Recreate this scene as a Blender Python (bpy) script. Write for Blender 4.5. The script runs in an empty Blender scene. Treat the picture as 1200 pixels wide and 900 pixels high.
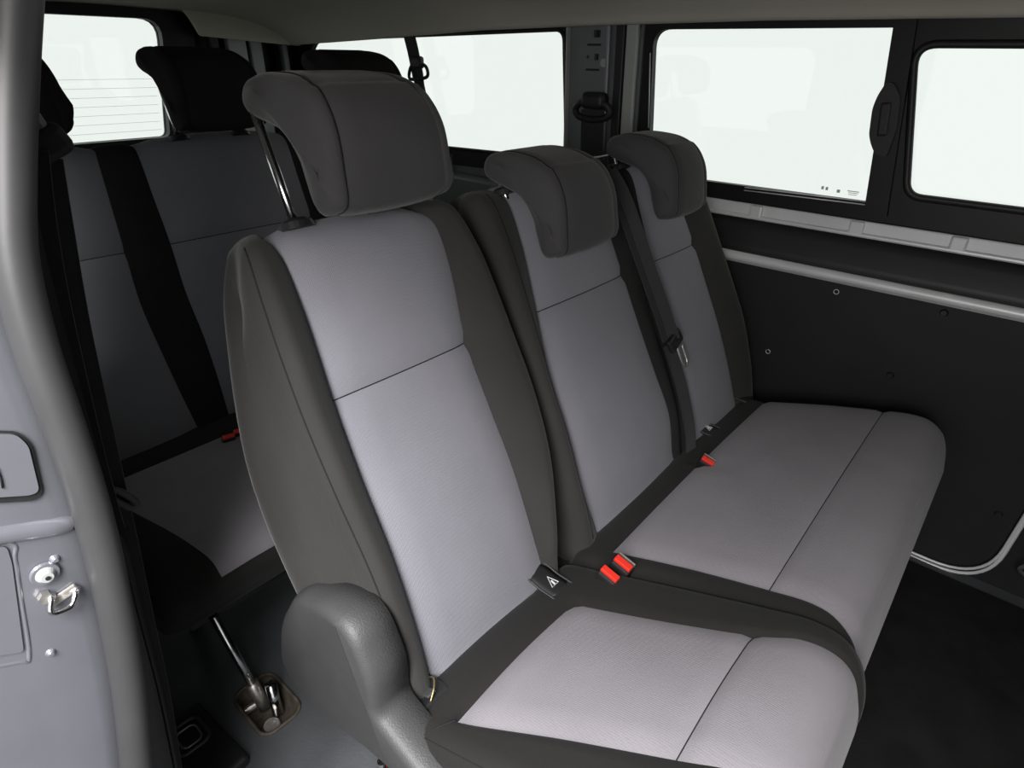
import bpy, bmesh, math, random
from mathutils import Vector, Matrix
from math import sin, cos, radians, pi, sqrt, exp
random.seed(4)
SC = bpy.context.scene
COL = SC.collection

# ------------------------------------------------------------------ camera
# world: X towards the front of the van, Y across it (away from the camera), Z up, floor at z = 0
F_PX = 714.2
CAM = Vector((0.0, 0.0, 1.28))
def _n(v): return v.normalized()
_mx = _n(Vector((-950.0, -400.0, F_PX)))
_yy = Vector((694.0, -373.0, F_PX)); _yy = _n(_yy - _mx * _yy.dot(_mx))
_xx = -_mx
_zz = _xx.cross(_yy)
RIGHT = Vector((_xx[0], _yy[0], _zz[0])); DOWN = Vector((_xx[1], _yy[1], _zz[1])); FWD = Vector((_xx[2], _yy[2], _zz[2]))
cd_ = bpy.data.cameras.new('camera'); cam = bpy.data.objects.new('camera', cd_); COL.objects.link(cam)
cd_.sensor_width = 36; cd_.lens = F_PX / 1200 * 36; cd_.clip_start = 0.02
R = Matrix((RIGHT, -DOWN, -FWD)).transposed()
cam.matrix_world = Matrix.Translation(CAM) @ R.to_4x4()
SC.camera = cam

# ------------------------------------------------------------------ light
w = bpy.data.worlds.new('studio'); SC.world = w; w.use_nodes = True
bg = w.node_tree.nodes['Background']; bg.inputs[0].default_value = (0.94, 0.97, 0.945, 1); bg.inputs[1].default_value = 1.0
def area(name, loc, target, size, power, color=(1, 1, 1), sy=None):
    l = bpy.data.lights.new(name, 'AREA'); l.energy = power; l.color = color
    l.size = size
    if sy: l.shape = 'RECTANGLE'; l.size_y = sy
    o = bpy.data.objects.new(name, l); COL.objects.link(o); o.location = loc
    o.rotation_euler = (Vector(target) - Vector(loc)).to_track_quat('-Z', 'Y').to_euler()
    return o
area('studio_softbox', (0.18, -0.70, 2.16), (-0.35, 0.6, 0.5), 0.85, 108, (1, 0.985, 0.98))
area('fill_lamp', (0.30, -0.7, 1.30), (-0.5, 0.6, 0.95), 0.5, 14, (1, 0.97, 0.94))  # added fill that lifts dark fabrics and headrests, no lamp seen there
vs = SC.view_settings
vs.view_transform = 'Standard'; vs.look = 'None'; vs.gamma = 1.0; vs.exposure = 0.0; vs.use_curve_mapping = False
SC.display_settings.display_device = 'sRGB'

# ------------------------------------------------------------------ pixel -> point on a real plane
def ray(u, v): return _n(RIGHT * (u - 600) + DOWN * (v - 450) + FWD * F_PX)
def at_x(u, v, x): d = ray(u, v); return CAM + d * ((x - CAM.x) / d.x)
def at_y(u, v, y): d = ray(u, v); return CAM + d * ((y - CAM.y) / d.y)
def at_z(u, v, z): d = ray(u, v); return CAM + d * ((z - CAM.z) / d.z)

# ------------------------------------------------------------------ materials
def mat(name, color, rough=0.6, metal=0.0, noise=0.0, nscale=30, bump=0.0, bscale=200, weave=0.0, wscale=420, spec=0.5, sheen=0.0, coat=0.0, mottle=None):
    m = bpy.data.materials.new(name); m.use_nodes = True
    nt = m.node_tree; N = nt.nodes; L = nt.links
    b = N['Principled BSDF']; b.inputs['Roughness'].default_value = rough; b.inputs['Metallic'].default_value = metal
    b.inputs['Specular IOR Level'].default_value = spec
    if sheen: b.inputs['Sheen Weight'].default_value = sheen; b.inputs['Sheen Roughness'].default_value = 0.4
    if coat: b.inputs['Coat Weight'].default_value = coat; b.inputs['Coat Roughness'].default_value = 0.08
    tc = N.new('ShaderNodeTexCoord')
    nz = N.new('ShaderNodeTexNoise'); nz.inputs['Scale'].default_value = nscale; nz.inputs['Detail'].default_value = 5
    L.new(tc.outputs['Object'], nz.inputs['Vector'])
    rp = N.new('ShaderNodeValToRGB'); c = color
    k1, k2 = 1 - noise, 1 + noise
    rp.color_ramp.elements[0].position = 0.3; rp.color_ramp.elements[1].position = 0.7
    rp.color_ramp.elements[0].color = (c[0]*k1, c[1]*k1, c[2]*k1, 1); rp.color_ramp.elements[1].color = (min(1, c[0]*k2), min(1, c[1]*k2), min(1, c[2]*k2), 1)
    L.new(nz.outputs['Fac'], rp.inputs['Fac'])
    L.new(rp.outputs['Color'], b.inputs['Base Color'])
    last = None
    if bump:
        n2 = N.new('ShaderNodeTexNoise'); n2.inputs['Scale'].default_value = bscale; n2.inputs['Detail'].default_value = 3
        L.new(tc.outputs['Object'], n2.inputs['Vector'])
        bp = N.new('ShaderNodeBump'); bp.inputs['Strength'].default_value = bump; bp.inputs['Distance'].default_value = 0.002
        L.new(n2.outputs['Fac'], bp.inputs['Height']); last = bp
    if weave:
        vv = N.new('ShaderNodeTexVoronoi'); vv.inputs['Scale'].default_value = wscale; vv.feature = 'F1'
        vv.inputs['Randomness'].default_value = 0.25
        L.new(tc.outputs['Object'], vv.inputs['Vector'])
        b2 = N.new('ShaderNodeBump'); b2.inputs['Strength'].default_value = weave; b2.inputs['Distance'].default_value = 0.001
        b2.invert = True
        L.new(vv.outputs['Distance'], b2.inputs['Height'])
        if last: L.new(last.outputs['Normal'], b2.inputs['Normal'])
        last = b2
    if last: L.new(last.outputs['Normal'], b.inputs['Normal'])
    return m
M_LIGHT = mat('grey_fabric', (0.235, 0.232, 0.262), 0.95, noise=0.05, nscale=6, bump=0.08, bscale=60, weave=0.55, wscale=380, spec=0.15, sheen=0.15)
M_CUSH = mat('grey_cushion_fabric', (0.235, 0.222, 0.24), 0.95, noise=0.06, nscale=8, bump=0.1, bscale=50, weave=0.6, wscale=330, spec=0.15, sheen=0.12)
M_DARK = mat('charcoal_fabric', (0.036, 0.0352, 0.0345), 0.9, noise=0.06, nscale=9, bump=0.08, bscale=70, weave=0.4, wscale=600, spec=0.22, sheen=0.14)
M_BLACKF = mat('black_fabric', (0.021, 0.021, 0.021), 0.9, noise=0.08, weave=0.3, wscale=600, spec=0.15)
M_HEAD = mat('headrest_fabric', (0.056, 0.054, 0.056), 0.9, noise=0.05, nscale=9, weave=0.4, wscale=600, spec=0.25, sheen=0.15)
M_STITCH = mat('stitch_thread', (0.022, 0.022, 0.023), 0.9, spec=0.1)
M_THREAD = mat('seam_thread', (0.02, 0.02, 0.022), 0.9, spec=0.1)
M_DARKC = mat('charcoal_cushion_fabric', (0.020, 0.0193, 0.0188), 0.9, noise=0.06, nscale=9, bump=0.08, bscale=70, weave=0.4, wscale=600, spec=0.18, sheen=0.06)
M_PLAS = mat('grained_grey_plastic', (0.058, 0.058, 0.060), 0.5, noise=0.05, bump=0.35, bscale=420, spec=0.5)
M_BLK = mat('black_plastic', (0.016, 0.016, 0.017), 0.5, noise=0.1, bump=0.15, bscale=300, spec=0.4)
M_BLKG = mat('black_gloss_frame', (0.008, 0.0085, 0.009), 0.45, spec=0.3)
M_BOARD = mat('dark_hardboard', (0.018, 0.018, 0.0185), 0.6, noise=0.12, nscale=5, bump=0.15, bscale=90, spec=0.3)
M_WELL = mat('dark_paint_inner', (0.02, 0.02, 0.022), 0.5, noise=0.15, nscale=4, spec=0.4)
M_PAINT = mat('silver_blue_paint', (0.25, 0.255, 0.29), 0.3, metal=0.55, noise=0.03, nscale=20, bump=0.03, bscale=60, coat=0.6)
M_PAINT2 = mat('grey_inner_paint', (0.17, 0.175, 0.185), 0.45, metal=0.25, noise=0.06, nscale=12)
M_PALE = mat('pale_grey_paint', (0.34, 0.36, 0.355), 0.45, noise=0.03)
M_RAIL = mat('satin_rail_metal', (0.72, 0.72, 0.74), 0.38, metal=0.15, noise=0.06, nscale=10)
M_SEAL = mat('rubber_seal', (0.042, 0.042, 0.044), 0.45, noise=0.08, nscale=14, bump=0.05, bscale=60, spec=0.6)
M_CHR = mat('chrome', (0.75, 0.75, 0.76), 0.18, metal=1.0)
M_STEEL = mat('worn_steel', (0.48, 0.46, 0.43), 0.4, metal=0.85, noise=0.25, nscale=60, bump=0.3, bscale=150)
M_RUST = mat('dusty_brown_steel', (0.11, 0.09, 0.072), 0.7, metal=0.4, noise=0.4, nscale=50, bump=0.4, bscale=120)
M_HEADL = mat('beige_headliner', (0.58, 0.55, 0.48), 0.9, noise=0.04, nscale=4, bump=0.1, bscale=250, spec=0.1)
M_FLOOR = mat('grey_rubber_floor', (0.072, 0.076, 0.082), 0.55, noise=0.22, nscale=6, bump=0.35, bscale=140, spec=0.4)
M_GROUND = mat('studio_floor', (0.10, 0.10, 0.10), 0.7, noise=0.1, nscale=3)
M_FLOORDK = mat('front_floor_dark', (0.010, 0.010, 0.010), 0.75, noise=0.3, nscale=12, bump=0.3, bscale=160, spec=0.2)  # near-black colour that stands in for shade on the front floor
M_RED = mat('red_button', (0.75, 0.035, 0.02), 0.4, spec=0.5)
M_WHT = mat('white_print', (0.6, 0.6, 0.6), 0.6)
M_WIRE = mat('heater_wire', (0.62, 0.64, 0.62), 0.6)
M_MARK = mat('glass_marking', (0.62, 0.64, 0.63), 0.6)
M_WEB = mat('belt_webbing', (0.022, 0.022, 0.024), 0.7, noise=0.1, weave=0.6, wscale=700, spec=0.4, sheen=0.3)
M_BRASS = mat('tan_spring_steel', (0.42, 0.34, 0.16), 0.4, metal=0.8)
def glass_mat():
    m = bpy.data.materials.new('window_glass'); m.use_nodes = True
    nt = m.node_tree; N = nt.nodes; L = nt.links; N.remove(N['Principled BSDF'])
    t = N.new('ShaderNodeBsdfTransparent'); t.inputs[0].default_value = (0.975, 0.99, 0.98, 1)
    g = N.new('ShaderNodeBsdfGlossy'); g.inputs['Roughness'].default_value = 0.02
    fr = N.new('ShaderNodeLayerWeight'); fr.inputs[0].default_value = 0.35
    pw = N.new('ShaderNodeMath'); pw.operation = 'POWER'; pw.inputs[1].default_value = 4.0; L.new(fr.outputs['Facing'], pw.inputs[0])
    ma = N.new('ShaderNodeMath'); ma.operation = 'MULTIPLY_ADD'; ma.inputs[1].default_value = 0.5; ma.inputs[2].default_value = 0.03; L.new(pw.outputs[0], ma.inputs[0])
    mx = N.new('ShaderNodeMixShader'); L.new(ma.outputs[0], mx.inputs[0]); L.new(t.outputs[0], mx.inputs[1]); L.new(g.outputs[0], mx.inputs[2])
    L.new(mx.outputs[0], N['Material Output'].inputs[0]); return m
M_GLASS = glass_mat()

# ------------------------------------------------------------------ object helpers
def origin(p):
    return Vector(p['_o']) if p is not None and '_o' in p else Vector((0, 0, 0))
def empty(name, loc, label, cat, group=None):
    o = bpy.data.objects.new(name, None); COL.objects.link(o); o.location = loc; o.empty_display_size = 0.05
    o['_o'] = list(loc); o['label'] = label; o['category'] = cat
    if group: o['group'] = group
    return o
def tag(o, label, cat, group=None):
    o['label'] = label; o['category'] = cat
    if group: o['group'] = group
    return o
def struct(o): o['kind'] = 'structure'; return o
def link_bm(name, bm, m, parent=None, smooth=True, base=None, recalc=True):
    """bm is in world coordinates; the object's origin is its thing's base"""
    if recalc: bmesh.ops.recalc_face_normals(bm, faces=bm.faces)
    og = origin(parent) if parent is not None else (Vector(base) if base is not None else Vector((0, 0, 0)))
    bmesh.ops.translate(bm, vec=-og, verts=bm.verts)
    me = bpy.data.meshes.new(name); bm.to_mesh(me); bm.free()
    me.materials.append(m)
    for p in me.polygons: p.use_smooth = smooth
    o = bpy.data.objects.new(name, me); COL.objects.link(o)
    if parent is not None:
        o.parent = parent
        o['_o'] = list(og)
    else:
        o.location = og; o['_o'] = list(og)
    return o
def obj_of(name, vf, m, parent=None, smooth=True, base=None):
    bm = bmesh.new(); vs_ = [bm.verts.new(v) for v in vf[0]]
    for f in vf[1]:
        try: bm.faces.new([vs_[i] for i in f])
        except ValueError: pass
    return link_bm(name, bm, m, parent, smooth, base)
def add_box(bm, c, s, rot=None, bev=0.0, seg=2):
    r = bmesh.ops.create_cube(bm, size=1.0)
    vv = r['verts']
    for v in vv: v.co = Vector((v.co.x * s[0], v.co.y * s[1], v.co.z * s[2]))
    if bev:
        ed = list({e for v in vv for e in v.link_edges})
        r2 = bmesh.ops.bevel(bm, geom=ed, offset=bev, segments=seg, affect='EDGES', profile=0.5)
        vv = list({v for f in r2['faces'] for v in f.verts} | {v for v in vv if v.is_valid})
    for v in vv:
        co = v.co
        if rot is not None: co = rot @ co
        v.co = co + Vector(c)
    return vv
def box(name, c, s, m, parent=None, rot=None, bev=0.004, seg=2, base=None, smooth=False):
    bm = bmesh.new(); add_box(bm, c, s, rot, bev, seg); o = link_bm(name, bm, m, parent, smooth, base); return o
def smooth_path(pts, sub=6, closed=False):
    P = [Vector(p) for p in pts]; n = len(P); out = []
    segs = n if closed else n - 1
    for i in range(segs):
        if closed: a, b, c, d = P[(i-1) % n], P[i], P[(i+1) % n], P[(i+2) % n]
        else: a, b, c, d = P[max(i-1, 0)], P[i], P[i+1], P[min(i+2, n-1)]
        for k in range(sub):
            t = k / sub
            out.append(0.5 * ((2*b) + (c-a)*t + (2*a-5*b+4*c-d)*t*t + (3*b-a-3*c+d)*t*t*t))
    if not closed: out.append(P[-1])
    return out
def add_tube(bm, pts, r, n=10, closed=False, cap=True, flat=None):
    """flat=(width_vec factor) unused; r number or list"""
    pts = [Vector(p) for p in pts]; K = len(pts); rings = []; up = None
    for i, p in enumerate(pts):
        if closed: t = pts[(i+1) % K] - pts[(i-1) % K]
        else: t = pts[min(i+1, K-1)] - pts[max(i-1, 0)]
        t.normalize()
        if up is None: up = t.orthogonal().normalized()
        up = (up - t * up.dot(t)); up.normalize()
        sd = t.cross(up); rr = r[i] if isinstance(r, (list, tuple)) else r
        rings.append([bm.verts.new(p + (up * cos(2*pi*k/n) + sd * sin(2*pi*k/n)) * rr) for k in range(n)])
    for i in range(K if closed else K-1):
        a, b = rings[i], rings[(i+1) % K]
        for k in range(n): bm.faces.new((a[k], a[(k+1) % n], b[(k+1) % n], b[k]))
    if cap and not closed:
        bm.faces.new(rings[0]); bm.faces.new(rings[-1][::-1])
def tube(name, pts, r, m, parent=None, n=10, closed=False, base=None):
    bm = bmesh.new(); add_tube(bm, pts, r, n, closed); return link_bm(name, bm, m, parent, True, base)
def ribbon(name, pts, wdir, width, thick, m, parent=None, base=None, sub=1):
    """flat webbing along pts; wdir a vector or a list of vectors"""
    bm = bmesh.new(); K = len(pts); pts = [Vector(p) for p in pts]; rings = []
    for i, p in enumerate(pts):
        t = (pts[min(i+1, K-1)] - pts[max(i-1, 0)]).normalized()
        wv = Vector(wdir[i] if isinstance(wdir, list) else wdir); wv = (wv - t * wv.dot(t)).normalized(); nn = t.cross(wv)
        W = width[i] if isinstance(width, list) else width
        prof = [(-.5, -.5), (-.44, -.5), (-.44, -.3), (.44, -.3), (.44, -.5), (.5, -.5), (.5, .5), (.44, .5), (.44, .3), (-.44, .3), (-.44, .5), (-.5, .5)]
        rings.append([bm.verts.new(p + wv * (a * W) + nn * (b * thick)) for a, b in prof])
    n = 12
    for i in range(K-1):
        for k in range(n): bm.faces.new((rings[i][k], rings[i][(k+1) % n], rings[i+1][(k+1) % n], rings[i+1][k]))
    bm.faces.new(rings[0]); bm.faces.new(rings[-1][::-1])
    return link_bm(name, bm, m, parent, False, base)
def rrect(x0, x1, z0, z1, r, n=6):
    out = []
    for cx, cz, a0 in ((x1-r, z1-r, 0), (x0+r, z1-r, 90), (x0+r, z0+r, 180), (x1-r, z0+r, 270)):
        for k in range(n+1):
            a = radians(a0 + 90*k/n); out.append((cx + r*cos(a), cz + r*sin(a)))
    return out
def round_poly(pts, r, n=5):
    out = []; K = len(pts)
    for i in range(K):
        p0, p, p1 = Vector(pts[i-1]), Vector(pts[i]), Vector(pts[(i+1) % K])
        rr = r[i] if isinstance(r, (list, tuple)) else r
        a = (p0 - p).normalized() * min(rr, (p0-p).length*0.49); b = (p1 - p).normalized() * min(rr, (p1-p).length*0.49)
        for k in range(n+1):
            t = k/n; q = (p+a)*(1-t)**2 + p*2*t*(1-t) + (p+b)*t*t; out.append((q.x, q.y))
    return out
def add_plate(bm, outer, holes, fn, thick_vec, bev=0):
    """flat outline (2D) with holes -> 3D by fn(a, b); extruded by thick_vec"""
    b2 = bmesh.new(); es = []
    for lp in [outer] + list(holes):
        vv = [b2.verts.new(fn(a, b)) for a, b in lp]
        for i in range(len(vv)): es.append(b2.edges.new((vv[i], vv[(i+1) % len(vv)])))
    bmesh.ops.triangle_fill(b2, use_beauty=True, use_dissolve=False, edges=es)
    r = bmesh.ops.extrude_face_region(b2, geom=list(b2.faces))
    bmesh.ops.translate(b2, vec=thick_vec, verts=[g for g in r['geom'] if isinstance(g, bmesh.types.BMVert)])
    bmesh.ops.recalc_face_normals(b2, faces=b2.faces)
    me = bpy.data.meshes.new('tmp'); b2.to_mesh(me); b2.free(); bm.from_mesh(me); bpy.data.meshes.remove(me)
def plate(name, outer, holes, fn, tv, m, parent=None, base=None):
    bm = bmesh.new(); add_plate(bm, outer, holes, fn, Vector(tv)); return link_bm(name, bm, m, parent, False, base)
def add_cyl(bm, c, axis, r, h, n=20, r2=None):
    ax = Vector(axis).normalized(); c = Vector(c); u = ax.orthogonal().normalized(); v = ax.cross(u); r2 = r if r2 is None else r2
    A = [bm.verts.new(c - ax*h/2 + (u*cos(2*pi*k/n) + v*sin(2*pi*k/n))*r) for k in range(n)]
    B = [bm.verts.new(c + ax*h/2 + (u*cos(2*pi*k/n) + v*sin(2*pi*k/n))*r2) for k in range(n)]
    for k in range(n): bm.faces.new((A[k], A[(k+1) % n], B[(k+1) % n], B[k]))
    bm.faces.new(A[::-1]); bm.faces.new(B)
def cyl(name, c, axis, r, h, m, parent=None, n=20, r2=None, base=None):
    bm = bmesh.new(); add_cyl(bm, c, axis, r, h, n, r2); return link_bm(name, bm, m, parent, False, base)

# ------------------------------------------------------------------ upholstery
def cat(a, b, c, d, t): return 0.5*((2*b)+(c-a)*t+(2*a-5*b+4*c-d)*t*t+(3*b-a-3*c+d)*t*t*t)
def puff(frame, P, S, ys, row_breaks, name_of, sub=6, ncols=None, rc=0.03, groove=0.006, gw=0.006, bump=None, extra=None, side_sub=4, sp=0.008, kmax=1.0):
    """closed padded body.  P: closed profile (a,b); S: its spine; ys: y curves [left, seam.., right], each a number or
    a list per control point; row_breaks: control indexes where the cover changes piece; name_of(row, col) -> piece.
    Returns {piece: (verts, faces)} and a sampler for seam lines."""
    n = len(P)
    def curve(c, i, t):
        if not isinstance(c, (list, tuple)): return c
        return cat(c[(i-1) % n], c[i % n], c[(i+1) % n], c[(i+2) % n], t)
    ny = len(ys); ncols = ncols or [5]*(ny-1)
    samples = []
    for i in range(n):
        for k in range(sub):
            t = k/sub
            p = Vector((curve([q[0] for q in P], i, t), curve([q[1] for q in P], i, t)))
            s = Vector((curve([q[0] for q in S], i, t), curve([q[1] for q in S], i, t)))
            samples.append((i + t, p, s, [curve(c, i, t) for c in ys]))
    NR = len(samples)
    arc = [0.0]
    for j in range(1, NR): arc.append(arc[-1] + (samples[j][1]-samples[j-1][1]).length)
    rb = sorted(row_breaks)
    def row_of(ci):
        r = len(rb) - 1
        for q, b in enumerate(rb):
            if ci < b - 1e-6: r = q - 1; break
        return r % len(rb)
    arc_b = [arc[int(round(b*sub)) % NR] for b in rb]
    verts = []; grid = []; colreg = None
    ysp = []
    for (_, _, s1_, y1_) in samples:
        nb = [(exp(-((s1_-s2_).length/0.03)**2), y2_) for (_, _, s2_, y2_) in samples]; wt = sum(q[0] for q in nb)
        ysp.append((sum(q[0]*q[1][0] for q in nb)/wt, sum(q[0]*q[1][-1] for q in nb)/wt))
    def sy(kk, kr, y, yc, sg): u_ = max(0.0, (kk-kr)/(kmax-kr)); e_ = u_*u_*(3-2*u_); return y + (yc-y)*e_ + sg*sp*sin(pi/2*u_)
    for j, (ci, p, s, yy) in enumerate(samples):
        D = (p-s).length; dr = (p-s)/max(D, 1e-6); r_ = min(rc, D*0.6); kr = r_/D
        line = []; regs = []
        yl, yr = yy[0], yy[-1]
        for q in range(side_sub): kk = kmax-(kmax-kr)*q/side_sub; line.append((kk, sy(kk, kr, yl, ysp[j][0], -1))); regs.append(0)
        for q in range(4): a = q/4*pi/2; line.append((kr*(1-sin(a)), yl + r_*(1-cos(a)))); regs.append(0)
        edges = [yl + r_] + yy[1:-1] + [yr - r_]
        for c in range(ny-1):
            m_ = ncols[c]
            for q in range(m_ + (1 if c == ny-2 else 0)):
                line.append((0.0, edges[c] + (edges[c+1]-edges[c])*q/m_)); regs.append(c)
        for q in range(1, 5): a = (1-q/4)*pi/2; line.append((kr*(1-sin(a)), yr - r_*(1-cos(a)))); regs.append(ny-2)
        for q in range(side_sub-1, -1, -1): kk = kmax-(kmax-kr)*q/side_sub; line.append((kk, sy(kk, kr, yr, ysp[j][1], 1))); regs.append(ny-2)
        rowr = row_of(ci); rowp = row_of(ci - 0.5/sub)
        out = []
        for (k, y), rg in zip(line, regs):
            d = 0.0
            if k < 0.5:
                for c in range(1, ny-1):
                    if name_of(rowr, c-1) != name_of(rowr, c):
                        d -= groove*exp(-((y-yy[c])/gw)**2)
                for q, ab in enumerate(arc_b):
                    cc = max(0, min(ny-2, sum(1 for c in range(1, ny-1) if y > yy[c])))
                    if name_of((q-1) % len(rb), cc) != name_of(q, cc):
                        d -= groove*exp(-((arc[j]-ab)/gw)**2)
                if extra: d += extra(ci, y, yy, k)*(1-k/0.5)
            q2 = s + (p-s)*(1-k) + dr*d
            out.append(len(verts)); verts.append(frame(q2.x, q2.y, y))
        grid.append(out); colreg = regs
    parts = {}
    for j in range(NR):
        a, b = grid[j], grid[(j+1) % NR]; rowr = row_of(samples[j][0])
        for q in range(len(a)-1):
            nm = name_of(rowr, colreg[q]); parts.setdefault(nm, []).append((a[q], a[q+1], b[q+1], b[q]))
    # outward winding
    j = int(NR*0.2); a, b = grid[j], grid[(j+1) % NR]; q = len(a)//2
    v0, v1, v2 = verts[a[q]], verts[a[q+1]], verts[b[q]]
    nrm = (v1-v0).cross(v2-v0); pc = samples[j]; outw = frame(pc[1].x, pc[1].y, 0) - frame(pc[2].x, pc[2].y, 0)
    flip = nrm.dot(outw) < 0
    res = {}
    for nm, fs in parts.items():
        idx = {}; vv = []; ff = []
        for f in fs:
            g = []
            for i in (f[::-1] if flip else f):
                if i not in idx: idx[i] = len(vv); vv.append(verts[i])
                g.append(idx[i])
            ff.append(g)
        res[nm] = (vv, ff)
    global LAST; LAST = (verts, grid, colreg, sub)
    return res
LAST = None
def seam_row(name, ci, c, parent, r=0.0011):
    """stitched seam across the cover at control row ci, column region c"""
    verts, grid, reg, sub = LAST; g = grid[int(round(ci*sub))]
    ns = len(g); idx = [q for q in range(ns) if reg[q] == c or (q > 0 and reg[q-1] == c and reg[q] == c+1)]
    return tube(name, [verts[g[q]] for q in idx], r, M_THREAD, parent, 5)
def seam_col(name, col, c0, c1, parent, r=0.0012):
    verts, grid, reg, sub = LAST
    return tube(name, [verts[grid[j % len(grid)][col]] for j in range(int(c0*sub), int(c1*sub)+1)], r, M_STITCH, parent, 5)
def puff_obj(name, vf, m, parent):
    og = origin(parent); me = bpy.data.meshes.new(name)
    me.from_pydata([tuple(v - og) for v in vf[0]], [], vf[1]); me.materials.append(m)
    for p in me.polygons: p.use_smooth = True
    o = bpy.data.objects.new(name, me); COL.objects.link(o); o.parent = parent; o['_o'] = list(og); return o
def mk_frame(x0, z0, deg):
    """backrest frame: a = towards the sitter, b = up the backrest"""
    s, c = sin(radians(deg)), cos(radians(deg))
    return lambda a, b, y: Vector((x0 + a*c - b*s, y, z0 + a*s + b*c))
def mk_cframe(x0, z0, deg):
    """cushion frame: a = forward along the cushion, b = up off it"""
    s, c = sin(radians(deg)), cos(radians(deg))
    return lambda a, b, y: Vector((x0 + a*c - b*s, y, z0 + a*s + b*c))

# backrest profile, closed:      0            1         2          3           4          5          6           7           8            9            10          11          12           13          14          15
BP = [(-0.01, -0.05), (0.0, 0.0), (0.012, 0.1), (0.018, 0.22), (0.012, 0.34), (0.004, 0.46), (-0.002, 0.58), (-0.006, 0.668), (-0.028, 0.702), (-0.068, 0.712), (-0.106, 0.695), (-0.130, 0.61), (-0.152, 0.4), (-0.168, 0.2), (-0.165, 0.03), (-0.11, -0.05)]
BS = [(-0.068, b) for b in (0.02, 0.04, 0.1, 0.22, 0.34, 0.46, 0.56, 0.61, 0.63, 0.635, 0.63, 0.58, 0.4, 0.2, 0.05, 0.02)]
# headrest profile, closed, (a, b) with b = 0 at its lower edge
HP = [(0.07, 0.0), (0.098, 0.006), (0.112, 0.04), (0.124, 0.09), (0.116, 0.135), (0.088, 0.168), (0.045, 0.192), (0.0, 0.208), (-0.038, 0.210), (-0.056, 0.192), (-0.048, 0.17), (-0.008, 0.143), (0.030, 0.122), (0.046, 0.092), (0.042, 0.045), (0.045, 0.008)]
HS = [(0.09 - 0.667*q, 0.06 + q) for q in (-0.012, -0.008, 0.005, 0.03, 0.05, 0.068, 0.09, 0.11, 0.12, 0.121, 0.118, 0.10, 0.07, 0.04, 0.005, -0.008)]
def headrest(parent, frame, y0, y1, off, m, posts, da=0.0, sa=1.0, bezel_b=0.70, post_da=-0.004, raised=True):
    fr = lambda a, b, y: frame(0.06 + (a-0.06)*sa + da, b + off, y)
    def bulge(ci, y, yy, k):
        u_ = (y-yy[0])/(yy[-1]-yy[0]); return 0.008*(1-(2*u_-1)**2) if ci < 4.5 or ci > 15 else 0.0
    tp = [0, 0, .001, .005, .012, .020, .027, .028, .026, .020, .014, .008, .003, 0, 0, 0]
    yl_ = [y0 + q*0.35 for q in tp]; yr_ = [y1 - q for q in tp]
    pf = puff(fr, HP, HS, [yl_, [q+0.024 for q in yl_], [q-0.024 for q in yr_], yr_], [0], lambda r, c: 'main' if c == 1 else ('side' if c == 0 else 'side2'), sub=6, ncols=[1, 12, 1], rc=0.021, groove=0.0045, gw=0.0035, extra=bulge)
    h = puff_obj('headrest', pf['main'], m, parent)
    seam_col('piping', 8, 0, 8, h, 0.0011)
    puff_obj('side_cover', pf['side'], m, h); puff_obj('side_cover', pf['side2'], m, h)
    for py in posts:
        tube('headrest_post', [frame(post_da, bezel_b - 0.03, py), frame(post_da, off + 0.17, py)], 0.0068, M_CHR, h, 12)
        bm = bmesh.new(); up = frame(0, 1, 0) - frame(0, 0, 0)
        add_cyl(bm, frame(post_da, bezel_b + 0.004, py), up, 0.027, 0.010, 24, 0.025); add_cyl(bm, frame(post_da, bezel_b + 0.011, py), up, 0.022, 0.005, 24, 0.018)
        link_bm('post_guide', bm, M_BLK, parent, False)
    return h

# ================================================================== STRUCTURE
YF = 1.85           # inner face of the far side
XR = -3.0           # rear
# floor with a hole for the seat anchor
AX0, AX1, AY0, AY1 = -1.03, -0.89, 0.262, 0.352
fl = plate('floor', [(-3.1, -0.02), (1.35, -0.02), (1.35, 1.95), (-3.1, 1.95)], [rrect(AX0, AX1, AY0, AY1, 0.025)], lambda a, b: Vector((a, b, 0)), (0, 0, -0.03), M_FLOOR)
struct(fl)
plate('underfloor', [(-3.1, -0.02), (1.35, -0.02), (1.35, 1.95), (-3.1, 1.95)], [], lambda a, b: Vector((a, b, -0.055)), (0, 0, -0.02), M_BLK, fl)
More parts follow.
